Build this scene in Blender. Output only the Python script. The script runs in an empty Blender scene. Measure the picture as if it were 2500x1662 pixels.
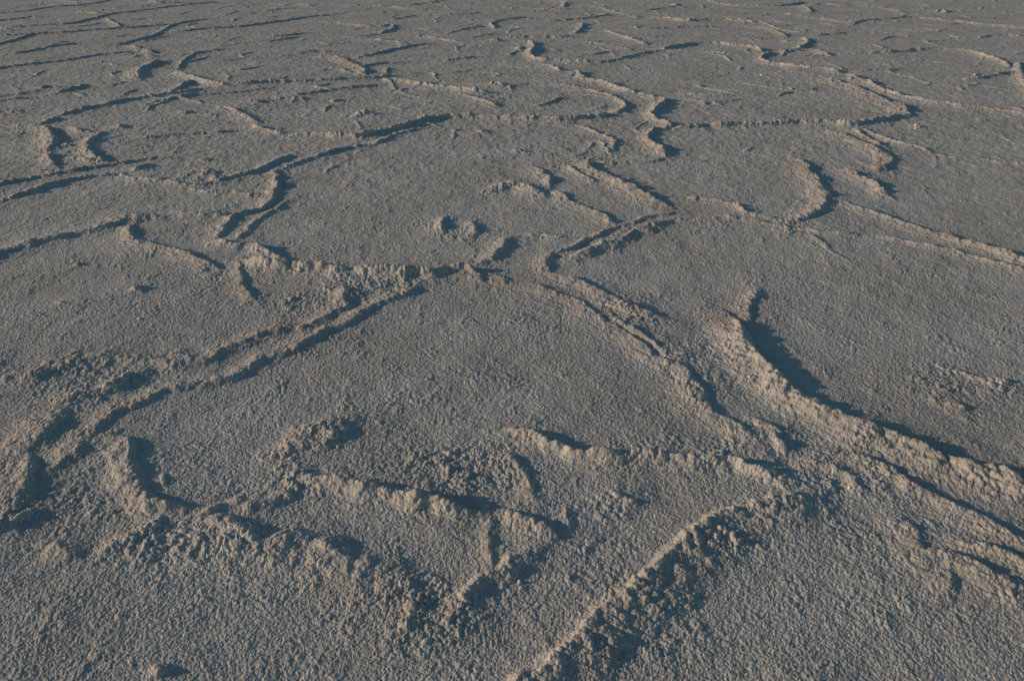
import bpy, math, numpy as np
# ------------------------------------------------------------------ scene, camera, light
scene = bpy.context.scene
COL = scene.collection
CAM_H, PITCH, FPX = 1.5, math.radians(29.0), 1875.0      # eye height (m), tilt below the horizon, focal length in photo pixels
PW, PH = 2500.0, 1662.0
cam_data = bpy.data.cameras.new("camera")
cam_data.sensor_width = 23.6
cam_data.lens = 23.6 * FPX / PW
cam_data.clip_start, cam_data.clip_end = 0.05, 3000
cam_data.dof.use_dof = True
cam_data.dof.focus_distance = 3.4
cam_data.dof.aperture_fstop = 6.3
cam = bpy.data.objects.new("camera", cam_data)
COL.objects.link(cam)
cam.location = (0, 0, CAM_H)
cam.rotation_euler = (math.radians(90) - PITCH, 0, 0)
scene.camera = cam

SUN_EL, SUN_AZ = math.radians(13.5), math.radians(5.0)     # height above the horizon; azimuth: how far behind the left-hand direction
sun_dir = (-math.cos(SUN_EL) * math.cos(SUN_AZ), -math.cos(SUN_EL) * math.sin(SUN_AZ), math.sin(SUN_EL))   # towards the sun
sd = bpy.data.lights.new("sun", 'SUN')
sd.energy = 4.45
sd.angle = math.radians(0.9)
sd.color = (1.0, 0.745, 0.525)
sun = bpy.data.objects.new("sun", sd)
COL.objects.link(sun)
from mathutils import Vector
sun.rotation_euler = Vector(sun_dir).to_track_quat('Z', 'Y').to_euler()

world = bpy.data.worlds.new("World")
scene.world = world
world.use_nodes = True
wn = world.node_tree
sky = wn.nodes.new('ShaderNodeTexSky')
sky.sky_type = 'NISHITA'
sky.sun_disc = False
sky.sun_elevation = SUN_EL
sky.sun_rotation = math.atan2(sun_dir[0], sun_dir[1])
sky.dust_density = 0.6
sky.ozone_density = 2.0
bg = wn.nodes['Background']
tint = wn.nodes.new('ShaderNodeMix'); tint.data_type = 'RGBA'; tint.blend_type = 'MULTIPLY'
tint.inputs[0].default_value = 1.0; tint.inputs[7].default_value = (.84, 1.03, .97, 1)
wn.links.new(sky.outputs[0], tint.inputs[6])
wn.links.new(tint.outputs[2], bg.inputs[0])
bg.inputs[1].default_value = 0.096
scene.view_settings.view_transform = 'Standard'
scene.view_settings.look = 'None'
scene.view_settings.exposure = -0.58
scene.view_settings.gamma = 1.0
scene.cycles.max_bounces = 6
scene.cycles.diffuse_bounces = 3

# ------------------------------------------------------------------ helpers
F = np.float32
def unproject(px, py, z):
    """photo pixel -> the point of the place at height z (the camera only says where in the place the traced ridge lies)"""
    a = (px - PW / 2) / FPX
    b = (py - PH / 2) / FPX
    dy = math.cos(PITCH) - b * math.sin(PITCH)
    dz = -math.sin(PITCH) - b * math.cos(PITCH)
    t = (z - CAM_H) / dz
    return (a * t, dy * t)

def hash_u(ix, iy, iz, seed):
    h = (ix.astype(np.int64) * 374761393 + iy.astype(np.int64) * 668265263 + iz * 2147483647 + seed * 1274126177) & 0xffffffff
    h = ((h ^ (h >> 13)) * 1274126177) & 0xffffffff
    h = ((h ^ (h >> 15)) * 2246822519) & 0xffffffff
    return h ^ (h >> 16)

def vnoise(x, y, seed):
    xi, yi = np.floor(x), np.floor(y)
    fx, fy = (x - xi).astype(F), (y - yi).astype(F)
    xi, yi = xi.astype(np.int64), yi.astype(np.int64)
    fx = fx * fx * (3 - 2 * fx); fy = fy * fy * (3 - 2 * fy)
    def c(a, b):
        return ((hash_u(xi + a, yi + b, 0, seed) & 0xffff) / F(65535)).astype(F)
    return ((c(0, 0) * (1 - fx) + c(1, 0) * fx) * (1 - fy) + (c(0, 1) * (1 - fx) + c(1, 1) * fx) * fy) * 2 - 1

def fbm(x, y, seed, n=3):
    r = np.zeros(x.shape, F); a = 1.0; s = 0
    for k in range(n):
        r += F(a) * vnoise(x * 2.03 ** k + 17.3 * k, y * 2.03 ** k - 9.1 * k, seed + k)
        s += a; a *= 0.5
    return r / F(s)

def lumps(x, y, z, cell, seed):
    """rounded grains: every cell of space holds one grain of its own size; 0 between grains, up to 1 on top of a grain"""
    px, py, pz = x / F(cell), y / F(cell), z / F(cell)
    bx, by, bz = np.floor(px - F(.5)).astype(np.int32), np.floor(py - F(.5)).astype(np.int32), np.floor(pz - F(.5)).astype(np.int32)
    best = np.zeros(x.shape, F)
    for i in (0, 1):
        for j in (0, 1):
            for k in (0, 1):
                cx, cy, cz = bx + i, by + j, bz + k
                h = hash_u(cx, cy, cz.astype(np.int64) * 7 + 3, seed)
                ox = ((h & 255) / F(255)).astype(F) * F(.7) + F(.15)
                oy = (((h >> 8) & 255) / F(255)).astype(F) * F(.7) + F(.15)
                oz = (((h >> 16) & 255) / F(255)).astype(F) * F(.7) + F(.15)
                rr = (((h >> 24) & 255) / F(255)).astype(F) * F(.40) + F(.42)
                d2 = (px - cx - ox) ** 2 + (py - cy - oy) ** 2 + (pz - cz - oz) ** 2
                v = np.maximum(rr * rr - d2, 0) / (F(.82) ** 2)
                np.maximum(best, v, out=best)
    return np.sqrt(best)

def sstep(a, b, t):
    t = np.clip((t - a) / (b - a), 0, 1)
    return t * t * (3 - 2 * t)

# ------------------------------------------------------------------ the ridges, traced as crest lines
# (height cm, width cm of the slope left of the line's direction, width cm right of it, [photo pixels along the crest], label)
R = [
(4.2,4,15,[(1270,1690),(1283,1650),(1340,1612),(1391,1572),(1420,1532),(1477,1489),(1542,1446),(1593,1403),(1643,1359),(1686,1305),(1722,1277),(1769,1251),(1830,1237),(1884,1225),(1938,1204),(1985,1183)],"big lumpy salt ridge rising right from the bottom edge, its right side dark"),
(2.7,5,6,[(1960,1136),(2010,1132),(2064,1147),(2100,1172),(2075,1208)],"curled clump of salt crust at the upper end of the big lumpy bottom ridge"),
(2.2,3,10,[(2020,1097),(2082,1107),(2136,1125),(2190,1150),(2241,1183),(2295,1215),(2335,1233),(2389,1255),(2443,1291),(2510,1325)],"narrow salt ridge running parallel below the tall pale ridge at the right edge"),
(6.2,4,17,[(1776,764),(1800,782),(1812,806),(1823,830),(1842,858),(1866,885),(1899,913),(1930,945),(1963,971),(1996,985),(2046,1007),(2082,1029),(2154,1050),(2212,1065),(2255,1094),(2299,1112),(2360,1132),(2407,1141),(2453,1155),(2515,1172)],"tall pale salt ridge down to the right edge, casting a long dark blue shadow"),
(3.0,3,8,[(1852,706),(1842,735),(1832,760),(1822,785)],"short pale spur pointing away from the top of the tall shadowed ridge"),
(1.7,3,11,[(1171,661),(1232,681),(1279,694),(1333,701),(1373,722),(1413,730),(1441,759),(1485,787),(1513,809),(1557,838),(1586,867),(1640,882),(1672,896),(1690,930),(1711,960),(1722,982),(1744,1000),(1769,1018),(1805,1043),(1837,1072),(1866,1104),(1881,1126)],"long low broken ridge descending right from the centre, left of the tall shadowed ridge"),
(3.0,3,9,[(1356,612),(1334,632),(1340,661),(1377,672),(1405,683),(1449,697),(1477,719),(1506,733),(1549,751),(1593,769),(1640,782)],"pale granular ridge bending back and then descending to the right, right of the centre"),
(1.8,3,4,[(1485,755),(1521,791),(1557,816),(1593,838),(1629,867),(1660,885)],"thin broken crust line between two descending ridges right of the centre"),
(2.3,3,5,[(1834,1022),(1866,1032),(1891,1047),(1899,1072),(1917,1094),(1945,1104)],"short knobbly ridge beside a dark hollow, left of the tall shadowed ridge"),
(4.3,4,6,[(1247,1040),(1279,1047),(1315,1068),(1362,1086),(1405,1101),(1467,1104),(1521,1108),(1578,1108),(1650,1119),(1712,1122),(1758,1122),(1812,1132),(1866,1143),(1931,1161)],"level salt ridge with a brown pitted face, lower centre to right"),
(4.2,3.5,5.5,[(742,1152),(770,1163),(800,1170),(854,1183),(908,1190),(962,1204),(1016,1212),(1070,1226),(1124,1237),(1178,1244)],"warm lit granular ridge sloping gently right across the lower centre-left"),
(1.7,4,4,[(1193,1233),(1186,1273),(1189,1309),(1187,1349),(1196,1374),(1200,1399)],"short knobbly ridge pointing straight towards the viewer in the lower centre"),
(2.5,3,11,[(1205,1240),(1240,1245),(1268,1255),(1312,1277),(1355,1302),(1387,1316)],"stubby sloping ridge with a dark right side, lower centre"),
(2.4,4,4,[(1345,1325),(1305,1331),(1268,1359),(1240,1395),(1196,1414),(1160,1435),(1139,1464),(1110,1478),(1085,1507)],"lumpy diagonal ridge falling left from the stubby ridge in the lower centre"),
(1.9,5,4,[(1023,1470),(1009,1500),(987,1529),(965,1545)],"small leaning ridge left of the lumpy diagonal one near the bottom"),
(1.6,4,5,[(1215,1100),(1240,1122),(1268,1140),(1286,1165),(1286,1194),(1305,1212)],"crooked line of lumps between the two level ridges of the lower centre"),
(1.0,2,3,[(1377,1241),(1387,1269),(1405,1298)],"tiny straight ridge in the shade right of the stubby ridge"),
(1.2,2.5,3,[(1485,1223),(1505,1217),(1525,1222),(1545,1234)],"small thin crescent of raised crust below the level brown ridge"),
(2.8,3.5,11,[(2227,1285),(2243,1300),(2252,1323),(2262,1350),(2290,1352),(2317,1354),(2353,1367),(2400,1385),(2443,1406),(2479,1428),(2510,1443)],"pale angular ridge nearest the bottom right corner, a dark hollow behind it"),
(1.8,3,7,[(2317,1365),(2322,1395),(2312,1428),(2306,1457)],"short spur running towards the viewer from the angular bottom right ridge"),
(2.4,4,4,[(2327,1316),(2371,1331),(2425,1341),(2479,1367),(2510,1381)],"low ridge behind the dark hollow at the lower right edge"),
(3.0,10,4,[(123,1149),(144,1137),(180,1104),(223,1061),(252,1029),(306,993),(353,971),(396,953),(450,942),(486,932),(541,928),(577,914),(613,888),(649,867),(703,856),(750,823),(800,803),(854,780),(890,759),(923,741),(955,728),(995,717),(1031,694)],"long sharp crested ridge sweeping from the lower left up to the centre"),
(2.6,11,6,[(-15,918),(22,924),(65,921),(101,910),(144,892),(198,877),(252,874),(324,877),(396,885),(450,881),(505,874),(541,856),(584,841),(631,816),(685,805),(750,798),(793,773),(832,755),(846,730),(847,708),(832,694)],"long ridge from the left edge running above and parallel to the sharp crested one"),
(5.4,5,6,[(600,626),(640,634),(667,640),(721,645),(793,650),(872,654),(935,657),(995,658),(1052,658),(1106,650),(1142,650),(1172,662)],"thick nearly level ridge across the centre with a warm pitted face"),
(3.2,3,7,[(524,580),(541,592),(577,597),(613,597),(649,608),(677,622),(706,637)],"warm lit ridge just above the left end of the thick central ridge"),
(4.0,8,3,[(524,580),(535,570),(548,557),(562,536),(584,521),(631,514),(655,500),(666,480),(671,460),(681,435),(674,420),(685,408)],"pale zigzag ridge climbing away left of the big middle plate, shadow on its right"),
(1.9,5,4,[(566,590),(591,568),(620,547),(645,530),(667,514),(692,496),(728,478)],"second lip running close beside the pale zigzag ridge"),
(2.8,8,3.5,[(500,446),(540,436),(577,428),(613,420),(649,406),(685,388),(721,377)],"dark faced ridge rising to the right above the pale zigzag ridge"),
(3.0,5,3.5,[(685,410),(721,399),(757,384),(793,374),(847,359),(901,352)],"dark faced ridge continuing right from the top of the pale zigzag ridge"),
(3.4,5,4,[(713,323),(757,323),(811,326),(854,330),(890,327),(944,316),(987,305),(1016,294),(1070,285),(1124,282),(1190,283),(1268,287),(1322,287),(1377,290),(1440,283),(1497,276)],"long wavy ridge along the far side of the big middle plate"),
(1.8,6,3,[(901,352),(933,345),(955,330),(987,320),(1034,312),(1059,314)],"faint lip just in front of the long wavy ridge"),
(3.0,3,7,[(545,257),(562,262),(579,270),(608,285),(629,297)],"short pale ridge falling right with a dark notch at its left end, upper left"),
(2.8,3,6,[(598,302),(620,305),(649,312),(672,321),(713,323)],"tiny warm ridge at the left end of the long wavy ridge"),
(3.4,9,3,[(11,482),(54,471),(108,453),(155,439),(216,428),(288,420)],"long dark faced ridge rising right from the left edge, above the left middle plate"),
(1.9,3,5,[(295,418),(317,431),(360,435),(396,439),(450,446)],"low warm ridge continuing right from the long dark left ridge"),
(1.5,3,5,[(450,457),(490,465),(541,467),(613,472),(640,474)],"faint low ridge ending against the pale zigzag ridge"),
(2.4,7,3,[(-5,447),(72,431),(144,420),(198,410),(252,402),(306,395),(342,386),(371,384),(425,384)],"thin ridge running just above and parallel to the long dark left ridge"),
(2.2,3,5,[(454,420),(486,413),(523,416),(532,430),(522,445)],"small hooked ridge between the thin left ridges and the zigzag ridge"),
(2.0,3,4,[(466,452),(490,446),(512,447)],"small dark clump below the small hooked ridge"),
(2.0,4,3,[(324,413),(350,404),(380,403)],"lip of a small dark pit on the low warm left ridge"),
(3.8,10,5,[(-10,618),(54,597),(108,583),(162,572),(216,561),(270,547),(306,536),(328,538)],"broad dark faced ridge from the left edge, above the left foreground plate"),
(2.0,10,7,[(252,543),(288,532),(324,530),(378,529),(432,521),(486,523),(541,521),(577,516)],"low brownish level bank joining the dark left ridge to the zigzag ridge"),
(2.9,3,9,[(324,542),(314,556),(316,570),(332,583),(360,597),(396,604),(450,615),(479,630),(512,644),(536,657)],"pale ridge falling right from the end of the broad dark left ridge"),
(1.7,3,8,[(533,640),(562,636),(584,642),(589,672),(591,701),(613,723),(638,737)],"small ridge turning downwards at the lower end of the pale left ridge"),
(3.3,3.5,10,[(1268,572),(1245,580),(1232,592),(1229,611),(1196,626),(1164,642)],"short hooked ridge rising from the thick central ridge, broad shadow on its right"),
(2.7,3,6,[(1297,399),(1322,420),(1344,438),(1344,460)],"small pale ridge above the lens shaped swelling, middle right"),
(2.8,3,10,[(1344,460),(1377,471),(1391,492),(1420,503),(1463,518),(1485,532),(1506,547),(1522,553)],"pale sloping ridge right of the lens shaped swelling"),
(3.2,4.5,12,[(1190,455),(1225,445),(1261,445),(1297,456),(1325,468)],"smooth lens shaped swelling on the right part of the big middle plate"),
(4.0,3,13,[(1436,388),(1441,413),(1467,420),(1506,438),(1542,453),(1575,475),(1607,489),(1636,502)],"broad pale ridge sloping right with a dark blue shadow behind it, right of centre"),
(2.4,3,6,[(1385,400),(1410,420),(1450,440)],"rough knuckle on the left flank of the broad pale ridge"),
(1.9,4,3,[(1340,626),(1362,611),(1395,601),(1434,583),(1467,568),(1503,554),(1549,539),(1604,525),(1650,514)],"upper one of two close parallel lips rising right from the centre"),
(2.6,3.5,8,[(1384,630),(1413,615),(1467,597),(1521,575),(1575,554),(1611,541),(1650,536),(1704,532),(1794,532),(1848,538),(1902,547),(1930,558)],"lower one of two close parallel lips, ending in a warm brown bank"),
(2.8,3,6,[(1650,482),(1704,482),(1758,489),(1801,500),(1823,518),(1884,529),(1922,538)],"low warm ridge above the brown bank, right of centre"),
(3.4,3,15,[(1931,394),(1956,388),(1974,402),(1976,420),(1996,435),(2010,453),(2016,482),(2012,508),(1985,525),(1953,536),(1927,541)],"bow shaped ridge with dark shadow on its right, right middle"),
(4.0,3,10,[(2046,408),(2082,417),(2096,431),(2129,438),(2154,460),(2174,480)],"thick short pale ridge right of the bow shaped ridge"),
(3.5,3,8,[(2071,493),(2107,510),(2147,518),(2190,536),(2241,554),(2299,572),(2345,586),(2407,601),(2461,615),(2510,632)],"long pale ridge falling to the right edge in the right middle"),
(1.9,3,5,[(2122,575),(2165,579),(2230,590),(2300,602),(2353,617),(2400,630),(2443,641),(2510,660)],"lower fainter ridge just below the long pale right ridge"),
(1.3,3,5,[(1974,568),(2010,593),(2046,626),(2082,642)],"faint crust line wandering below the bow shaped ridge"),
(3.4,6,4,[(1650,309),(1715,302),(1794,302),(1866,298),(1956,294),(2028,294),(2075,302),(2118,294),(2172,287),(2216,276)],"long level ridge with brown and dark face, upper right"),
(3.9,3,26,[(2020,189),(2052,200),(2076,207),(2112,220),(2141,234),(2183,252),(2207,256),(2218,276)],"edge of a tilted pale plate with a big dark shadow, upper right"),
(1.4,3,8,[(1904,172),(1940,174),(1978,179),(2020,191)],"faint lip leading to the tilted pale plate"),
(3.4,3,9,[(2046,182),(2079,181),(2091,190),(2123,196),(2140,211),(2171,223),(2209,234),(2260,243),(2304,249),(2364,258),(2423,264),(2510,275)],"long pale ridge running right behind the tilted pale plate to the right edge"),
(4.2,3,8,[(1890,125),(1871,131),(1857,141),(1874,150),(1904,155),(1934,160),(1978,163),(2023,167),(2055,176)],"sickle shaped pale ridge with dark shadow inside its curve, upper right"),
(2.6,3,5,[(1890,125),(1919,124),(1948,121),(1978,120),(2002,127),(2030,133)],"short ridge closing the top of the sickle shaped ridge"),
(3.0,4,6,[(2060,128),(2126,128),(2186,126),(2239,119),(2304,118),(2364,122),(2393,131),(2423,139),(2453,151),(2468,162)],"long arched ridge around the plate at the upper right edge"),
(4.2,3,6,[(1956,90),(1974,97),(1970,108),(1948,117)],"small block of crust with a broad dark shadow, above the sickle shaped ridge"),
(2.8,3,6,[(1847,52),(1877,59),(1898,69),(1934,77),(1978,80)],"upper one of two pale lines falling right towards the small block"),
(3.4,3,8,[(1853,64),(1898,76),(1921,89)],"lower one of two pale lines falling right towards the small block"),
(3.4,4,5,[(1586,42),(1645,45),(1675,50),(1710,47),(1764,47),(1811,49),(1847,53)],"level brown ridge near the top, right of centre"),
(3.0,3,6,[(1913,33),(1948,37),(1993,43),(2037,49),(2082,57)],"pale ridge on the near side of an oval plate by the top edge, right"),
(3.2,4,4,[(2079,60),(2097,50),(2135,47),(2186,45),(2212,38)],"dark faced ridge closing the right end of the oval plate by the top"),
(3.0,3,6,[(2204,44),(2230,42),(2275,45),(2319,49),(2364,55),(2453,63),(2510,68)],"pale ridge running from the oval plate to the upper right edge"),
(3.2,3,5,[(2085,13),(2141,16),(2186,24),(2214,34)],"far ridge of the oval plate by the top edge, right"),
(3.6,3,8,[(1958,13),(1975,20),(1981,29)],"small warm mound with a dark shadow at the left tip of the oval plate"),
(2.2,4,4,[(1978,10),(2008,7),(2052,12),(2085,13)],"thin ridge above the left part of the oval plate"),
(4.0,4,8,[(2285,27),(2301,23),(2312,29)],"pointed little mound near the top edge, far right"),
(3.0,4,6,[(2251,12),(2275,15)],"little warm mound left of the pointed one near the top edge"),
(2.0,4,4,[(1987,86),(2052,80),(2097,79),(2168,80),(2239,82)],"faint level ridge right of the small block of crust"),
(2.6,5,3,[(2147,98),(2165,92),(2183,88)],"short dark dash of crust inside the upper right plate"),
(2.0,3,6,[(2135,108),(2159,117)],"short warm dash of crust below the dark one in the upper right plate"),
(1.9,4,4,[(2385,92),(2417,86),(2460,84),(2500,90)],"faint ridge above the arched ridge at the right edge"),
(2.4,4,4,[(2358,190),(2393,190),(2423,184),(2453,178),(2482,173)],"dark faced ridge on the near side of the upper right edge plate"),
(3.4,3,9,[(2494,150),(2490,165),(2491,178),(2503,195)],"pale lump cut by the right edge beside the arched ridge"),
(1.9,4,3,[(2090,176),(2135,169),(2171,172),(2209,163)],"faint dark line between the sickle ridge and the arched plate"),
(2.9,5,4,[(1609,116),(1624,116),(1660,110),(1699,104),(1749,103),(1793,108),(1844,114),(1862,124)],"arched ridge left of the sickle shaped ridge"),
(4.4,3,9,[(1268,102),(1300,99),(1306,112),(1296,126),(1299,139),(1319,145),(1363,145),(1408,147),(1446,149)],"bracket shaped pale ridge with a dark shadow, top centre"),
(3.0,4,4,[(1226,89),(1274,89),(1319,89),(1366,89),(1408,88)],"level brown ridge above the bracket shaped ridge"),
(3.8,3,10,[(1424,55),(1422,68),(1405,80)],"small tilted block with a dark shadow, right of the level brown ridge at top centre"),
(2.9,5,3,[(1325,50),(1366,50),(1423,45),(1467,39),(1494,35)],"dark dashed ridge above the small tilted block"),
(3.2,3,7,[(1423,15),(1467,16),(1482,24),(1506,30),(1535,37),(1560,42)],"pale ridge near the top edge stepping down to the right"),
(3.6,3,8,[(1339,1),(1384,4),(1376,16)],"warm hook at the top edge, centre"),
(3.2,3,8,[(1476,73),(1512,85),(1541,95),(1582,108)],"pale straight ridge right of the small tilted block"),
(1.9,3,6,[(1408,101),(1452,104),(1497,111),(1545,122)],"faint warm ridge right of the bracket shaped ridge"),
(1.9,4,4,[(1571,71),(1615,68),(1675,65),(1743,64)],"faint broken line below the level brown ridge right of top centre"),
(3.9,3,9,[(1385,181),(1414,173),(1424,189),(1452,196),(1482,203),(1515,214),(1556,224)],"pale ridge with a dark notch, below the bracket shaped ridge"),
(3.0,3,9,[(1319,154),(1348,159),(1374,174)],"small tilted flake under the bracket shaped ridge"),
(2.9,3,8,[(1366,205),(1402,211),(1455,223),(1497,234),(1523,246),(1530,260),(1515,268),(1497,276)],"curved ridge bounding the right of the upper centre plate"),
(2.4,5,3.5,[(1446,155),(1491,148),(1523,141),(1571,128),(1615,122)],"dark faced ridge rising right from the bracket shaped ridge"),
(4.2,3,8,[(1556,223),(1574,226),(1595,237),(1628,240),(1618,252),(1600,264),(1590,279),(1612,292),(1642,299),(1622,311)],"S shaped pale ridge with a broad dark shadow, upper right of centre"),
(4.2,3,9,[(1618,309),(1592,318),(1580,333),(1600,350),(1622,365),(1622,380)],"pale ridge continuing towards the viewer from the S shaped ridge"),
(1.5,4,4,[(1645,226),(1720,231),(1793,232)],"faint line of lumps right of the S shaped ridge"),
(2.0,3,6,[(1716,124),(1764,128),(1820,135)],"faint warm lip left of the sickle shaped ridge"),
(2.8,8,3,[(1239,137),(1259,125),(1276,112)],"small dark flake left of the bracket shaped ridge"),
(3.6,3,9,[(1192,203),(1212,200),(1228,206)],"low mound with a dark shadow above the right end of the wavy ridge"),
(2.0,5,3,[(1292,261),(1334,252),(1378,236)],"dark dashed line crossing the upper centre plate"),
(2.2,4,4,[(1556,6),(1615,7),(1657,12),(1630,18),(1571,27)],"flat loop of crust at the top edge, right of centre"),
(2.4,4,4,[(1728,-1),(1764,9),(1793,12),(1838,13),(1900,14),(1925,11),(1966,5)],"thin ridge along the top edge, right half"),
(2.0,4,4,[(1221,18),(1289,19),(1378,23)],"thin warm ridge near the top edge, just right of centre"),
(4.4,5,5,[(1207,68),(1197,57),(1214,49),(1256,44),(1300,42)],"small claw shaped ridge with dark shadow, near the top centre"),
(3.3,7,3,[(415,73),(439,76),(475,71),(534,67),(593,63),(653,55),(704,49),(742,41),(808,36)],"long dark faced ridge rising right in the upper left"),
(2.4,6,3,[(650,89),(698,85),(760,78)],"upper one of two short dark dashes left of the claw ridge's row"),
(2.4,6,3,[(653,101),(689,96),(733,88)],"lower one of two short dark dashes in the upper left centre"),
(2.2,3,7,[(790,53),(837,56),(882,61),(912,65)],"faint warm ridge leading to the star shaped clump"),
(3.6,3,5,[(915,64),(940,62),(960,58),(962,70),(926,80)],"star shaped clump of crust, top centre-left"),
(2.5,5,3,[(956,47),(1000,39),(1045,36),(1090,37),(1179,31)],"thin dark ridge rising right from the star shaped clump"),
(2.6,5,4,[(849,92),(897,86),(925,82)],"short dark ridge below the star shaped clump"),
(2.7,3,9,[(914,95),(956,98),(997,106)],"warm lip below the star shaped clump"),
(3.8,7,3,[(870,140),(926,128),(986,114),(1015,108),(1057,106)],"straight dark ridge in the upper centre-left, its face almost black"),
(2.2,5,3,[(704,128),(748,125),(784,124),(815,123)],"faint dark dashes left of the straight dark ridge"),
(3.7,3,12,[(769,136),(814,138),(837,144),(867,156),(890,165),(893,180)],"tilted warm plate edge with shadow, below the straight dark ridge"),
(2.0,5,3,[(882,161),(920,154),(992,151)],"faint dark line right of the tilted warm plate edge"),
(3.0,3,5,[(949,164),(942,176)],"small pale knob at the meeting of ridges below the straight dark ridge"),
(3.4,5,4,[(564,206),(600,202),(645,199),(704,197),(778,194),(855,190),(912,187),(965,181)],"level ridge with a speckled face below the upper left plate"),
(3.4,5,3,[(430,168),(441,158),(451,143),(481,128),(519,123),(558,119)],"ridge closing the far left side of the upper left plate"),
(3.9,3,8,[(427,171),(463,184),(504,199),(534,203),(564,206)],"curved warm ridge at the left end of the upper left plate"),
(3.5,3,8,[(950,189),(995,196),(1015,202),(1063,208),(1104,212),(1149,218),(1188,224)],"warm ridge continuing right and down from the level speckled ridge"),
(2.0,3,8,[(1120,226),(1149,234),(1185,246),(1217,258)],"faint lip below the right end of the warm ridge, upper centre"),
(3.6,5,9,[(868,277),(885,272),(906,274)],"isolated warm mound with a dark shadow, in front of the long wavy ridge"),
(2.8,6,3,[(808,245),(837,242)],"isolated low mound with a dark near side, upper left centre"),
(3.4,4,6,[(715,240),(728,234),(742,239)],"bright knob of crust in a rough patch, upper left"),
(2.8,4,5,[(680,240),(692,236)],"smaller knob just left of the bright knob, upper left"),
(2.5,4,5,[(618,250),(645,245)],"low knob at the left of the rough patch, upper left"),
(2.3,6,3.5,[(695,233),(766,223),(823,217),(867,211),(926,205)],"dark dashed ridge just below the level speckled ridge"),
(2.5,3,7,[(1039,88),(1075,96),(1128,102)],"faint warm ridge right of the straight dark ridge"),
(3.0,6,3,[(1093,81),(1134,71),(1182,63)],"dark dash of crust left of the claw shaped ridge"),
(3.0,4,7,[(1193,98),(1223,97)],"small warm knob below the claw shaped ridge"),
(2.5,6,3,[(1081,147),(1134,141),(1188,137)],"dark dash of crust left of the bracket shaped ridge"),
(1.6,5,3,[(1078,181),(1119,174),(1158,168)],"faint dash of crust above the warm upper centre ridge"),
(2.6,3,9,[(956,15),(1001,21),(1054,22)],"warm lip near the top edge, centre-left"),
(2.2,4,4,[(843,12),(897,13),(950,14)],"thin brown ridge near the top edge, left of the warm lip"),
(3.2,5,3,[(1001,12),(1060,3),(1090,-1)],"dark ridge touching the top edge, just left of centre"),
(3.8,4,8,[(731,8),(760,13)],"warm knob with a shadow near the top edge, left of centre"),
(2.6,5,3,[(647,27),(689,21),(722,18)],"thin dark ridge left of the warm knob near the top"),
(2.6,5,4,[(609,34),(622,31)],"small dark knob near the top, left of centre"),
(3.1,5,3,[(-5,31),(59,28),(104,19),(178,13),(223,9),(270,0)],"dark ridge in the top left corner rising to the top edge"),
(3.2,6,3,[(-5,50),(45,46),(70,41),(98,42)],"dark bar of crust at the upper left edge, below the corner ridge"),
(3.2,6,3,[(-5,69),(24,72)],"small dark mound cut by the upper left edge"),
(3.5,7,3,[(20,66),(89,61),(175,57),(193,52),(231,44),(267,33),(312,29),(356,23),(415,15),(460,10),(528,5)],"very long dark ridge rising right across the top left"),
(2.6,3,7,[(190,27),(252,32)],"warm low ridge above the very long dark ridge, top left"),
(3.2,3,7,[(258,44),(276,54),(296,65)],"short pale ridge crossing below the very long dark ridge, top left"),
(2.6,5,3,[(-5,86),(45,85),(89,82),(178,76),(267,70),(312,67),(371,62),(412,59)],"thin speckled ridge below the very long dark ridge, top left"),
(3.8,8,3,[(-5,106),(45,95),(71,83),(97,82)],"wedge shaped dark ridge at the upper left edge"),
(3.3,7,3,[(15,132),(74,125),(119,114),(163,107),(193,103)],"dark ridge rising right below the wedge shaped one, upper left"),
(3.6,8,3,[(255,111),(297,107),(341,95),(380,86),(401,72),(421,59),(460,52),(510,46)],"dark ridge rising right towards the long upper left ridge"),
(2.5,5,3,[(341,104),(371,95),(412,88)],"short dark dash under the rising dark ridge, upper left"),
(3.0,3,9,[(320,109),(344,117),(376,129)],"pale patch of raised crust under the short dark dash, upper left"),
(1.6,3,6,[(487,85),(540,87)],"faint warm line above the upper left plate"),
(3.1,7,3,[(-5,166),(59,157),(134,151),(178,144),(214,137),(252,131),(297,129),(325,125)],"long dark ridge rising right from the left edge, upper left third"),
(4.4,16,3,[(338,190),(338,169),(368,159),(383,150),(400,148)],"tilted pale block with a large dark shadow, upper left"),
(1.8,5,3,[(264,208),(312,197)],"faint line left of the tilted pale block's foot, upper left"),
(2.0,4,6,[(323,138),(350,133),(376,137)],"low warm patch above the tilted pale block"),
(3.7,3,13,[(474,195),(442,208),(418,224)],"tilted pale flake left of the curved warm ridge, upper left"),
(3.5,8,3.5,[(137,283),(178,270),(208,263),(255,254),(297,243),(356,236),(401,229),(445,223),(501,214)],"long crooked ridge rising right to the tilted pale flake"),
(2.5,6,3.5,[(356,253),(401,243),(475,231),(552,227),(610,220),(662,212)],"ridge just below the tilted pale flake, running right"),
(3.0,5,3,[(100,213),(118,208),(138,210)],"small dark mound on the left, above the long crooked ridge"),
(1.9,5,3,[(-5,235),(74,226),(104,217)],"faint line from the left edge to the small dark mound"),
(2.5,6,3,[(131,229),(163,221),(208,205)],"dark dash right of the small dark mound, upper left"),
(1.9,5,3,[(-5,247),(59,239),(90,238)],"faint dark line at the left edge above the left corner plate"),
(2.6,4,3,[(-5,271),(24,268),(50,272)],"small dark clump at the left edge above the stepped crust"),
(2.9,5,5,[(428,272),(460,271)],"isolated dark mound below the long crooked ridge"),
(2.6,3,6,[(128,-1),(160,2),(193,6)],"warm streak of crust on the top edge, far left"),
(3.2,4,6,[(356,4),(400,5),(448,4)],"knobbly crust on the top edge, left"),
(1.6,4,5,[(250,19),(293,21)],"faint warm streak in the top left"),
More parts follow.
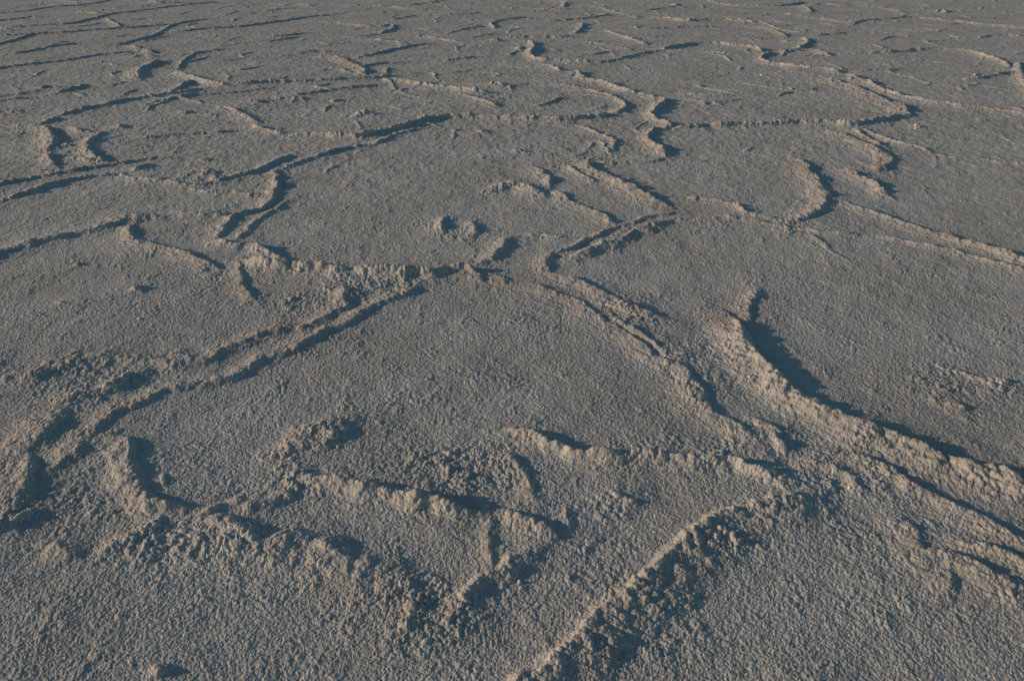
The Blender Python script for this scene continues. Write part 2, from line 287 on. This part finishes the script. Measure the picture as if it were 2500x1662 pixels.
(3.2,3,15,[(20,303),(43,303),(90,304),(119,311),(131,327),(133,345),(119,366)],"rounded corner of a raised plate with shadow on its right, left edge"),
(3.2,3,7,[(90,378),(124,373),(121,388),(134,407)],"small raised corner below the rounded plate corner, left"),
(3.2,3,8,[(169,306),(195,318),(225,326),(255,320),(229,334),(216,348),(213,363),(231,381),(262,396)],"jagged stepped ridge with dark shadow on its right, left part"),
(2.2,3,5,[(150,356),(165,352)],"small knob between the rounded plate corner and the jagged stepped ridge"),
(2.2,4,5,[(158,381),(198,385),(226,394)],"low lumpy crust below the jagged stepped ridge"),
(3.0,6,3,[(60,303),(97,300),(119,292),(144,283)],"dark edge rising from the rounded plate corner"),
(2.0,6,9,[(278,312),(300,305),(318,304)],"low warm swelling right of the jagged stepped ridge"),
(1.6,5,3,[(317,341),(371,332),(461,325),(541,320),(584,316)],"faint dashed line crossing the plate left of the wavy ridge"),
(2.5,4,4,[(484,391),(506,386)],"small dark knob left of the dark faced rising ridge"),
(2.2,4,5,[(186,650),(196,645)],"small pale stone of salt on the left foreground plate, below the dark ridge"),
(2.6,4,7,[(312,712),(326,704),(337,708)],"isolated pointed lump with a small shadow on the left foreground plate"),
(1.6,4,5,[(138,740),(149,736)],"tiny lump left of the isolated pointed lump"),
(2.8,3,7,[(1090,528),(1083,545),(1077,565)],"left one of two knobs with shadows on the big middle plate"),
(2.6,3,7,[(1158,536),(1152,552),(1162,570)],"right one of two knobs with shadows on the big middle plate"),
(1.8,3,5,[(1250,368),(1268,364),(1285,366)],"faint clump above the lens shaped swelling"),
(1.9,6,10,[(1165,321),(1190,318)],"low smooth rise in front of the long wavy ridge"),
(2.7,3,6,[(1402,302),(1431,311),(1459,322),(1485,331),(1505,348),(1492,364)],"small curled ridge near the right end of the wavy ridge"),
(2.0,3,4,[(1466,338),(1477,356),(1487,376)],"short thin lip left of the small curled ridge's end"),
(3.2,3,15,[(2018,316),(2064,330),(2100,345),(2136,360),(2164,377),(2178,397),(2150,413),(2112,412)],"raised pale right edge of the plate below the long level upper right ridge"),
(2.4,3,5,[(2079,311),(2118,337),(2156,357)],"thin lip beside the raised pale plate edge, right"),
(2.4,3,6,[(2108,312),(2144,333),(2183,345),(2234,355),(2272,371)],"outer thin ridge running down right past the raised pale plate edge"),
(1.4,4,5,[(2272,371),(2317,386),(2371,384),(2425,395),(2505,400)],"faint brownish line far right, above the long pale right ridge"),
(1.8,3,7,[(2385,289),(2412,293)],"faint pale streak on the far right plate"),
(1.8,3,7,[(2468,354),(2510,359)],"faint pale streak at the right edge"),
(2.6,3,6,[(2232,305),(2252,308)],"small knob right of the tilted pale plate's shadow"),
(4.3,3,9,[(270,1058),(302,1064),(315,1085),(319,1115),(325,1161),(342,1190),(378,1217),(414,1226),(461,1237),(479,1248)],"bold hook shaped ridge in the lower left with a dark shadow on its right"),
(2.3,4,4,[(425,1269),(479,1255),(523,1241),(577,1226),(630,1228),(667,1228),(700,1205),(728,1190)],"thin line of crust crossing the foot of the bold hook shaped ridge"),
(2.5,5,20,[(430,1266),(468,1267),(523,1269),(577,1280),(631,1303),(685,1316),(739,1318),(793,1329),(836,1345),(872,1361),(915,1378),(960,1392)],"rough brownish bank with a dark shadow above it, lower left"),
(2.4,5,4,[(-10,1282),(43,1266),(79,1244),(108,1233)],"thin sharp crest at the lower left edge"),
(3.4,3.5,20,[(166,990),(144,1007),(133,1029),(104,1058),(74,1090),(72,1122),(72,1165),(54,1197),(22,1237),(-15,1270)],"edge of a tilted slab at the left edge, its right side in dark shadow"),
(2.3,7,5,[(240,1340),(252,1331),(306,1309),(360,1283),(415,1268)],"lumpy bank below the bold hook shaped ridge"),
(1.6,5,6,[(135,1318),(160,1332),(190,1352)],"warm lumps at the far lower left, below the rough hollow"),
(1.9,4,4,[(374,1645),(384,1630),(394,1650)],"single knob of salt standing by the bottom edge, left"),
(2.0,4,5,[(384,1174),(398,1170)],"tiny knob in the shadow right of the bold hook shaped ridge"),
(2.7,14,6,[(700,1115),(740,1092),(790,1072),(835,1045),(860,1015)],"lumpy mound with a dark right side above the lower centre-left ridge"),
(2.4,6,6,[(130,985),(170,968),(230,955),(290,930),(350,905)],"row of cauliflower lumps between the two long left ridges"),
(1.5,4,4,[(2480,935),(2430,930),(2385,925),(2350,905)],"patch of brownish crumbs near the right edge, above the tall ridge"),
(2.0,4,7,[(2300,975),(2335,985),(2360,1000)],"faint rough rise behind the tall pale ridge near the right edge"),
(1.6,3,5,[(1268,568),(1300,570),(1333,572),(1365,580),(1402,580)],"faint crust line from the short hooked ridge to the two close parallel lips"),
(1.5,3,5,[(1930,558),(1985,562),(2040,566),(2104,572)],"faint rough line leading from the warm brown bank towards the right"),
(1.4,4,4,[(1622,380),(1600,392),(1540,396),(1480,398),(1440,392)],"faint crumbly line joining the S shaped ridge's foot to the broad pale ridge"),
]
# rough places: centre (photo pixels), half width, half height (pixels), strength
ROUGH = [(1500,1570,170,80,1.3),(1770,1320,120,50,1.1),(2150,1500,200,50,.5),(2050,1400,120,40,.35),(230,930,150,50,1.1),(120,1250,200,60,.8),(480,1330,330,60,.8),(640,1190,140,60,.9),(1130,1140,200,70,1.1),(1330,1270,120,70,.6),
(1100,1480,350,120,.7),(500,1450,500,150,.28),(1850,1100,220,90,.8),(2100,1170,150,60,.6),(1500,760,170,60,.6),(930,700,130,35,1.1),(720,745,130,35,.8),
(800,1060,110,60,.8),(1500,1480,260,150,.5),(2350,940,170,70,.8),(2250,1000,250,50,.3),(2100,1550,400,120,.22),(1100,560,120,40,.7),(1400,400,120,45,.8),(500,440,150,35,.8),
(190,360,110,60,.6),(1950,560,200,40,.5),(560,510,60,12,.7),(1220,240,90,30,.6),(660,255,100,30,.7),(2380,1330,160,50,.7),(1580,1370,60,60,.3),
(480,560,130,40,.4),(1010,690,40,20,.5),(1700,900,120,80,.7),(2000,450,60,60,.5),(700,1000,500,60,.2)]

CRYSTALS = [(97,411,.016,"tiny bright white crystal on the small raised corner at the left edge"),
(2235,312,.011,"tiny bright crystal right of the tilted pale plate's shadow, upper right"),
(1510,1108,.007,"tiny bright crystal on the level brown faced ridge in the lower centre"),
(2072,412,.012,"tiny bright crystal at the top of the thick short pale ridge, right"),
(1544,96,.022,"tiny bright crystal on the straight pale ridge near the top, right of centre"),
(1859,182,.020,"tiny bright crystal on the plate left below the sickle shaped ridge"),
(2444,932,.008,"tiny bright crystal among brownish crumbs at the right edge"),
(2074,1188,.006,"tiny bright crystal beside the curled clump, lower right"),
(1268,1418,.006,"tiny bright crystal in the shade of the lumpy diagonal ridge, bottom centre"),
(338,776,.009,"tiny bright crystal on the left foreground plate")]
GRAIN = [.0022, .0028, .0023, .0017, .0004, .0008, .0060, .0019, .0036]
# ------------------------------------------------------------------ the sheet of points: dense close by, coarser with distance
def rows():
    ys, y, st = [], .985, .0016
    while y > -2.5:
        y -= st; ys.append(y); st *= 1.012
    ys.reverse()
    y = 0.985
    while y < 19.0:
        ys.append(y)
        r2 = CAM_H ** 2 + y * y
        y += min(max(r2 / CAM_H * (0.56 / 768.0), .0015), ROWMAX if y < 14 else ROWMAX * 1.5)
    step = .05
    while y < 420:
        ys.append(y); y += step; step *= 1.035
    return np.array(ys, np.float64)
ROWMAX = .0155
Y1 = rows()
us = list(np.arange(-0.735, 0.7351, 0.62 / 768.0))
st, u = 0.62 / 768.0, us[-1]
ext = []
while u < 1.75:
    st *= 1.010; u += st; ext.append(u)
U1 = np.array([-e for e in ext[::-1]] + us + ext)
AX = np.maximum(Y1 * math.cos(PITCH) + CAM_H * math.sin(PITCH), .55)        # row scale
NR, NC = len(Y1), len(U1)
print("grid", NR, NC, NR * NC)
X = (AX[:, None] * U1[None, :]).astype(F)
Y = np.repeat(Y1[:, None], NC, 1).astype(F)

# broad relief
base = .006 * fbm(X / .9, Y / .9, 5, 3) + .0035 * fbm(X / .16, Y / .16, 9, 2)
wx = X + .016 * vnoise(X / .075, Y / .075, 21) + 0.0060 * vnoise(X / .026, Y / .026, 22)
wy = Y + .016 * vnoise(X / .075, Y / .075, 23) + 0.0060 * vnoise(X / .026, Y / .026, 24)
hmod = np.clip(F(.95) + F(.24) * vnoise(X / .13, Y / .13, 31) + F(.26) * vnoise(X / .045, Y / .045, 32) + F(.22) * vnoise(X / .018, Y / .018, 33), .12, 1.5)

RH = np.zeros(X.shape, F)                 # ridge height
OWN = np.full(X.shape, -1, np.int16)      # which ridge
NEAR = np.zeros(X.shape, F)               # 1 on a ridge, fading over its surroundings
SW = np.zeros(X.shape, F)                 # the plates swell a little towards their ridges
def run_on(pts):
    """a ridge that leaves the photograph goes on beyond its edge"""
    for a, b in ((0, 1), (-1, -2)):
        (x0, y0), (x1, y1) = pts[a], pts[b]
        if x0 < 0 or x0 > PW or y0 > PH:
            l = math.hypot(x0 - x1, y0 - y1)
            p = (x0 + (x0 - x1) / l * 170, y0 + (y0 - y1) / l * 170)
            pts = [p] + pts if a == 0 else pts + [p]
    return pts
for ri, (hc, wl, wr, pts, lab) in enumerate(R):
    pts = run_on(pts)
    k = .62 + .38 * min(max((700 - pts[0][1]) / 500.0, 0), 1)
    PX = [unproject(px, py, 0) for px, py in (pts[0], pts[-1])]
    hz = abs(PX[1][0] - PX[0][0]) / (math.hypot(PX[1][0] - PX[0][0], PX[1][1] - PX[0][1]) + 1e-6)
    hk = (.62 if hc > 2.4 else .76) + .46 * hz ** 4
    if pts[0][1] < 300 and PX[1][1] > PX[0][1] and PX[1][0] > PX[0][0]: hk *= .80
    h, wl, wr = hc / 100 * k * hk, wl / 100 * (.55 + .45 * k), wr / 100 * (.55 + .45 * k)
    P = np.array([unproject(px, py, h * .85) for px, py in pts])
    # round the trace into a smooth curve
    if len(P) > 2:
        Q = [P[0]]
        for a, b in zip(P[:-1], P[1:]):
            Q += [a * .75 + b * .25, a * .25 + b * .75]
        Q.append(P[-1]); P = np.array(Q)
    seg = np.hypot(*(P[1:] - P[:-1]).T); cum = np.concatenate([[0], np.cumsum(seg)]); L = cum[-1]
    M = max(wl, wr) + .30
    r0, r1 = np.searchsorted(Y1, [P[:, 1].min() - M, P[:, 1].max() + M])
    ylo, yhi = Y1[max(r0, 0)], Y1[min(r1, NR - 1)]
    xlo, xhi = P[:, 0].min() - M, P[:, 0].max() + M
    axs = AX[r0:r1 + 1]
    if len(axs) == 0: continue
    ulo = min((xlo / axs).min(), (xlo / axs).max()); uhi = max((xhi / axs).max(), (xhi / axs).min())
    c0, c1 = np.searchsorted(U1, [ulo, uhi])
    sl = (slice(r0, r1), slice(c0, c1))
    x, y = wx[sl], wy[sl]
    if x.size == 0: continue
    bd = np.full(x.shape, 1e9, F); bs = np.zeros(x.shape, F); bt = np.zeros(x.shape, F)
    for k in range(len(P) - 1):
        ax, ay = P[k]; dx, dy = P[k + 1] - P[k]; l = seg[k] + 1e-9
        tx, ty = dx / l, dy / l
        t = np.clip((x - F(ax)) * F(tx) + (y - F(ay)) * F(ty), 0, F(l))
        ex, ey = x - F(ax) - t * F(tx), y - F(ay) - t * F(ty)
        d = np.sqrt(ex * ex + ey * ey)
        s = F(tx) * (y - F(ay)) - F(ty) * (x - F(ax))         # + on the left
        m = d < bd
        bd = np.where(m, d, bd); bs = np.where(m, s, bs); bt = np.where(m, t + F(cum[k]), bt)
    sn = np.clip(bs / np.maximum(bd, 1e-5), -1, 1)
    w = F(wl) * (F(.5) + F(.5) * sn) + F(wr) * (F(.5) - F(.5) * sn)
    tp = min(.25 * L, .12) + 1e-6
    taper = F(.38) + F(.62) * sstep(0, tp, bt) * sstep(0, tp, F(L) - bt)
    tt = bd / w
    q = np.clip(1 - np.sqrt(tt * tt + F(.006)) + F(.078), 0, 1)
    hh = F(h) * taper * hmod[sl] * q ** F(1.35)
    sub = RH[sl]; own = OWN[sl]; nr = NEAR[sl]
    m = hh > sub
    own[m & (hh > .14 * h)] = ri
    np.maximum(sub, hh, out=sub)
    np.maximum(SW[sl], F(h * .28) * taper * np.exp(-(bd / F(.11)) ** 2), out=SW[sl])
    np.maximum(nr, F(min(h / .035, 1.2)) * np.exp(-np.maximum(bd - w * F(.55), 0) / F(.045)), out=nr)

# salt polygons go on outside the part of the flat that the photograph shows
uu = X / np.maximum(AX[:, None], .1)
outside = np.maximum(sstep(.69, .80, np.abs(uu)) * sstep(1.0, 1.8, Y), sstep(18.0, 21.0, Y)).astype(F)
def poly_edges(x, y, cell, seed):
    px, py = x / cell, y / cell
    bx, by = np.floor(px).astype(np.int64), np.floor(py).astype(np.int64)
    f1 = np.full(x.shape, 9., F); f2 = np.full(x.shape, 9., F)
    for i in (-1, 0, 1):
        for j in (-1, 0, 1):
            h = hash_u(bx + i, by + j, 0, seed)
            d = np.hypot(px - (bx + i) - (h & 1023) / 1023., py - (by + j) - ((h >> 10) & 1023) / 1023.).astype(F)
            f2 = np.minimum(f2, np.maximum(f1, d)); f1 = np.minimum(f1, d)
    return (f2 - f1) * F(cell)
# low crinkles that cross the plates
cx_ = X + F(.10) * fbm(X / .3, Y / .3, 171, 3); cy_ = Y + F(.10) * fbm(X / .3, Y / .3, 181, 3)
blk = (Y1 > .6) & (Y1 < 22)
br = slice(int(np.argmax(blk)), int(len(blk) - np.argmax(blk[::-1])))
e1 = poly_edges(cx_[br], cy_[br], .62, 161)
mk1 = np.clip(vnoise(X[br] / .33, Y[br] / .33, 163) * F(1.6) + F(.1), 0, 1) * (F(.10) + F(.90) * sstep(4.0, 7.5, Y[br]))
crk = np.zeros(X.shape, F); crk[br] = F(.011) * mk1 * np.clip(1 - e1 / F(.065), 0, 1) ** 1.4 * hmod[br]
base = base + SW + crk
NEAR = np.maximum(NEAR, crk / F(.016))
mo = outside > 0
xo, yo = X[mo], Y[mo]
xo2 = xo + F(.22) * fbm(xo / .6, yo / .6, 71, 3); yo2 = yo + F(.22) * fbm(xo / .6, yo / .6, 81, 3)
e = poly_edges(xo2, yo2, 1.5, 61)
ho = F(.034) * np.clip(1 - e / F(.13), 0, 1) ** 1.3 * np.clip(F(.75) + F(.7) * vnoise(xo / .4, yo / .4, 63), 0, 1.3)
tmp = np.zeros(X.shape, F); tmp[mo] = ho; tmp *= outside
RH = np.maximum(RH, tmp)
NEAR = np.maximum(NEAR, tmp / F(.03))

# how coarse the crust is
rough = F(.20) + F(.10) * fbm(X / .5, Y / .5, 41, 2)
for cx, cy, rx, ry, a in ROUGH:
    x0, y0 = unproject(cx, cy, 0); x1, _ = unproject(cx + rx, cy, 0); _, ya = unproject(cx, cy + ry, 0); _, yb = unproject(cx, cy - ry, 0)
    d2 = ((X - F(x0)) / F(x1 - x0)) ** 2 + ((Y - F(y0)) / F((yb - ya) / 2)) ** 2
    rough = np.maximum(rough, F(a) * np.exp(-d2 * F(1.1)))
rough = np.clip((rough + F(.65) * NEAR) * (F(1) + F(.55) * vnoise(X / .13, Y / .13, 51)), .08, 1.5)

Z = base + RH
spx = (np.gradient(U1)[None, :] * AX[:, None]).astype(F)
spy = np.repeat(np.gradient(Y1)[:, None], NC, 1).astype(F)
sp = np.maximum(spx, spy)

def normals(X, Y, Z):
    def g(A, ax): return np.gradient(A, axis=ax)
    ax_, ay_, az_ = g(X, 1), g(Y, 1), g(Z, 1)
    bx_, by_, bz_ = g(X, 0), g(Y, 0), g(Z, 0)
    nx, ny, nz = ay_ * bz_ - az_ * by_, az_ * bx_ - ax_ * bz_, ax_ * by_ - ay_ * bx_
    l = np.sqrt(nx * nx + ny * ny + nz * nz) + 1e-12
    return (nx / l).astype(F), (ny / l).astype(F), (nz / l).astype(F)

nx, ny, nz = normals(X, Y, Z)
inner = (Y1 > -.6) & (Y1 < 60)
ir = slice(int(np.argmax(inner)), int(len(inner) - np.argmax(inner[::-1])))
disp = np.zeros(X.shape, F)
bx, by, bz = X[ir], Y[ir], Z[ir]
rg, spn = rough[ir], sp[ir]
def fade(cell): return np.clip(2.3 - spn / F(cell), 0, 1)
G = GRAIN
var = F(1) + F(.75) * vnoise(bx / .06, by / .06, 141) + F(.35) * vnoise(bx / .022, by / .022, 142)
d = G[0] * rg * rg * lumps(bx, by, bz, .058, 101) * fade(.058)
d += G[1] * np.clip(var, .2, 1.8) * np.minimum(rg, 1.2) * lumps(bx + .1 * 0, by, bz, .027, 102) * fade(.027)
d += (G[2] * (F(.5) + F(.6) * np.minimum(rg, 1.1))) * lumps(bx, by, bz, .0076, 103) * fade(.0076)
d += G[8] * np.clip(var, .1, 2) * np.clip(rg - F(.12), 0, 1.2) * lumps(bx, by, bz, .0145, 106) * fade(.0145)
d += G[3] * lumps(bx, by, bz, .0042, 104) * fade(.0042)
# between grains of the flat plates: a finer uneven skin
clus = np.clip((vnoise(bx / .065, by / .065, 121) + F(.5) * vnoise(bx / .028, by / .028, 122) - F(.15)) * F(1.6), 0, 1)      # loose clusters of grains on the plates
d += F(G[6]) * clus * (F(.35) + rg) * lumps(bx, by, bz, .017, 105) * fade(.017)
d += F(G[4]) * vnoise(bx / .019, by / .019, 111) + F(G[5]) * vnoise(bx / .045, by / .045, 112)
d += F(G[7]) * (vnoise(bx / .055, by / .055, 131) + vnoise(bx / .03, by / .03, 132) + F(.9) * vnoise(bx / .019, by / .019, 133)) * sstep(2.5, 6, by)
disp[ir] = d
X3, Y3, Z3 = X + nx * disp, Y + ny * disp, Z + nz * disp
co = np.stack([X3, Y3, Z3], -1).reshape(-1, 3).astype(F)

# ------------------------------------------------------------------ material: dirty white salt
def salt_material(name, tint):
    m = bpy.data.materials.new(name); m.use_nodes = True
    nt = m.node_tree; N, Lk = nt.nodes, nt.links
    b = N['Principled BSDF']
    geo = N.new('ShaderNodeNewGeometry')
    def noise(scale, detail=3, rough=.6):
        n = N.new('ShaderNodeTexNoise'); n.inputs['Scale'].default_value = scale
        n.inputs['Detail'].default_value = detail; n.inputs['Roughness'].default_value = rough
        Lk.new(geo.outputs['Position'], n.inputs['Vector']); return n
    def ramp(src, stops):
        r = N.new('ShaderNodeValToRGB'); Lk.new(src, r.inputs[0])
        e = r.color_ramp.elements
        e[0].position, e[0].color = stops[0][0], (*stops[0][1], 1)
        e[1].position, e[1].color = stops[1][0], (*stops[1][1], 1)
        for p, c in stops[2:]:
            k = e.new(p); k.color = (*c, 1)
        return r
    def mix(kind, f, a, bb):
        x = N.new('ShaderNodeMix'); x.data_type = 'RGBA'; x.blend_type = kind
        if isinstance(f, float): x.inputs[0].default_value = f
        else: Lk.new(f, x.inputs[0])
        Lk.new(a, x.inputs[6]); Lk.new(bb, x.inputs[7]); return x.outputs[2]
    c0 = ramp(noise(1.7, 5).outputs[0], [(.38, (.575*tint[0], .555*tint[1], .53*tint[2])), (.62, (.66*tint[0], .655*tint[1], .645*tint[2]))])
    c1 = ramp(noise(130, 3).outputs[0], [(.33, (.72, .70, .68)), (.62, (1, 1, 1))])         # dust between the grains
    c2 = ramp(noise(17, 5, .7).outputs[0], [(.56, (1, 1, 1)), (.76, (.88, .81, .74))])          # tan stains
    c = mix('MULTIPLY', 1.0, c0.outputs[0], c1.outputs[0])
    c = mix('MULTIPLY', .7, c, c2.outputs[0])
    Lk.new(c, b.inputs['Base Color'])
    b.inputs['Roughness'].default_value = .85
    b.inputs['Specular IOR Level'].default_value = .25
    vor = N.new('ShaderNodeTexVoronoi'); vor.inputs['Scale'].default_value = 190
    Lk.new(geo.outputs['Position'], vor.inputs['Vector'])
    v2 = N.new('ShaderNodeTexVoronoi'); v2.inputs['Scale'].default_value = 75
    Lk.new(geo.outputs['Position'], v2.inputs['Vector'])
    n3 = noise(38, 6, .75)
    b3 = N.new('ShaderNodeBump'); b3.inputs['Strength'].default_value = .7; b3.inputs['Distance'].default_value = .006
    Lk.new(n3.outputs[0], b3.inputs['Height'])
    b1 = N.new('ShaderNodeBump'); b1.inputs['Strength'].default_value = .4; b1.inputs['Distance'].default_value = .0022; b1.invert = True
    Lk.new(vor.outputs['Distance'], b1.inputs['Height']); Lk.new(b3.outputs[0], b1.inputs['Normal'])
    b2 = N.new('ShaderNodeBump'); b2.inputs['Strength'].default_value = .45; b2.inputs['Distance'].default_value = .005; b2.invert = True
    Lk.new(v2.outputs['Distance'], b2.inputs['Height']); Lk.new(b1.outputs[0], b2.inputs['Normal'])
    Lk.new(b2.outputs[0], b.inputs['Normal'])
    return m
MAT = salt_material("salt_crust", (.99, 1.01, 1.0))
MAT_R = salt_material("ridge_salt", (1.03, .998, .968))

# ------------------------------------------------------------------ meshes
quad = np.arange(NR * NC, dtype=np.int32).reshape(NR, NC)
faces = np.stack([quad[:-1, :-1], quad[:-1, 1:], quad[1:, 1:], quad[1:, :-1]], -1).reshape(-1, 4)
o4 = np.stack([OWN[:-1, :-1], OWN[:-1, 1:], OWN[1:, 1:], OWN[1:, :-1]], -1).reshape(-1, 4)
fown = np.where(o4.min(1) < 0, -1, o4[:, 0])

def mesh_from(name, co_, fc, mat, smooth=True):
    me = bpy.data.meshes.new(name)
    n = len(co_); k = len(fc); sz = fc.shape[1]
    me.vertices.add(n); me.vertices.foreach_set('co', np.ascontiguousarray(co_, F).ravel())
    me.loops.add(k * sz); me.loops.foreach_set('vertex_index', np.ascontiguousarray(fc, np.int32).ravel())
    me.polygons.add(k); me.polygons.foreach_set('loop_start', np.arange(0, k * sz, sz, dtype=np.int32))
    me.update(calc_edges=True)
    me.polygons.foreach_set('use_smooth', np.full(k, smooth, bool))
    me.materials.append(mat)
    return me

# the flat itself: under a ridge the sheet goes on, a little sunk, so that the ridge sits on ground
g = co.copy()
inside = OWN.reshape(-1) >= 0
edge_keep = np.zeros(NR * NC, bool)
gf = faces[fown < 0]; edge_keep[gf.ravel()] = True
sink = inside & ~edge_keep
g[sink, 2] = base.reshape(-1)[sink] - .02
me = mesh_from("salt_flat", g, faces, MAT)
ground = bpy.data.objects.new("salt_flat", me); COL.objects.link(ground)
ground["kind"] = "structure"

made = 0
for ri, (hc, wl, wr, pts, lab) in enumerate(R):
    fi = np.nonzero(fown == ri)[0]
    if len(fi) < 6:
        print("no faces for", ri, lab); continue
    fc = faces[fi]
    used, inv = np.unique(fc.ravel(), return_inverse=True)
    fc2 = inv.reshape(-1, 4).astype(np.int32)
    top = co[used]
    # rim edges -> a buried skirt and a base, so the ridge is a closed solid
    ed = np.concatenate([fc2[:, [0, 1]], fc2[:, [1, 2]], fc2[:, [2, 3]], fc2[:, [3, 0]]])
    key = np.sort(ed, 1); k1 = key[:, 0].astype(np.int64) * len(used) + key[:, 1]
    _, idx, cnt = np.unique(k1, return_index=True, return_counts=True)
    rim = ed[idx[cnt == 1]]
    bot = top.copy(); bot[:, 2] = base.reshape(-1)[used] - .03
    n = len(used)
    rv, rinv = np.unique(rim.ravel(), return_inverse=True); rinv = rinv.reshape(-1, 2)
    rimtop = top[rv]; 
    # three blocks of points: top, underside, and a copy of the rim for the skirt (keeps the top's shading its own)
    V = np.concatenate([top, bot, rimtop])
    sk = np.stack([rinv[:, 1] + 2 * n, rinv[:, 0] + 2 * n, rim[:, 0] + n, rim[:, 1] + n], 1)
    FC = np.concatenate([fc2, fc2[:, ::-1] + n, sk])
    ox, oy, oz = float(top[:, 0].mean()), float(top[:, 1].mean()), float(bot[:, 2].mean())
    V = V - np.array([ox, oy, oz], F)
    kind = "salt_ridge" if len(pts) > 3 else ("salt_mound" if any(w in lab for w in ("mound", "knob", "lump", "stone", "swelling", "rise")) else "salt_ridge")
    ob = bpy.data.objects.new(kind, mesh_from(kind, V, FC, MAT_R))
    ob.location = (ox, oy, oz)
    COL.objects.link(ob)
    ob["label"] = lab
    ob["category"] = kind.replace("_", " ")
    ob["group"] = "raised ridges of salt crust around the plates" if kind == "salt_ridge" else "small mounds of salt on the flat"
    made += 1
print("ridges", made)

# ------------------------------------------------------------------ a few bright crystals catching the sun
import bmesh
cm = bpy.data.materials.new("clear_salt"); cm.use_nodes = True
cb = cm.node_tree.nodes['Principled BSDF']
cb.inputs['Base Color'].default_value = (.93, .93, .92, 1); cb.inputs['Roughness'].default_value = .25
for px, py, size, lab in CRYSTALS:
    x, y = unproject(px, py, .012)
    r = int(np.searchsorted(Y1, y)); c = int(np.searchsorted(U1, x / AX[r]))
    z = float(Z3[r, c])
    bm = bmesh.new(); bmesh.ops.create_cube(bm, size=size)
    bmesh.ops.bevel(bm, geom=list(bm.edges), offset=size * .12, segments=1, affect='EDGES')
    me = bpy.data.meshes.new("salt_crystal"); bm.to_mesh(me); bm.free(); me.materials.append(cm)
    ob = bpy.data.objects.new("salt_crystal", me)
    ob.location = (x, y, z + size * .30); ob.rotation_euler = (.5 + px * .01, .35, math.radians(12) + px * .003)
    COL.objects.link(ob)
    ob["label"] = lab; ob["category"] = "crystal"; ob["group"] = "bright salt crystals glinting on the flat"
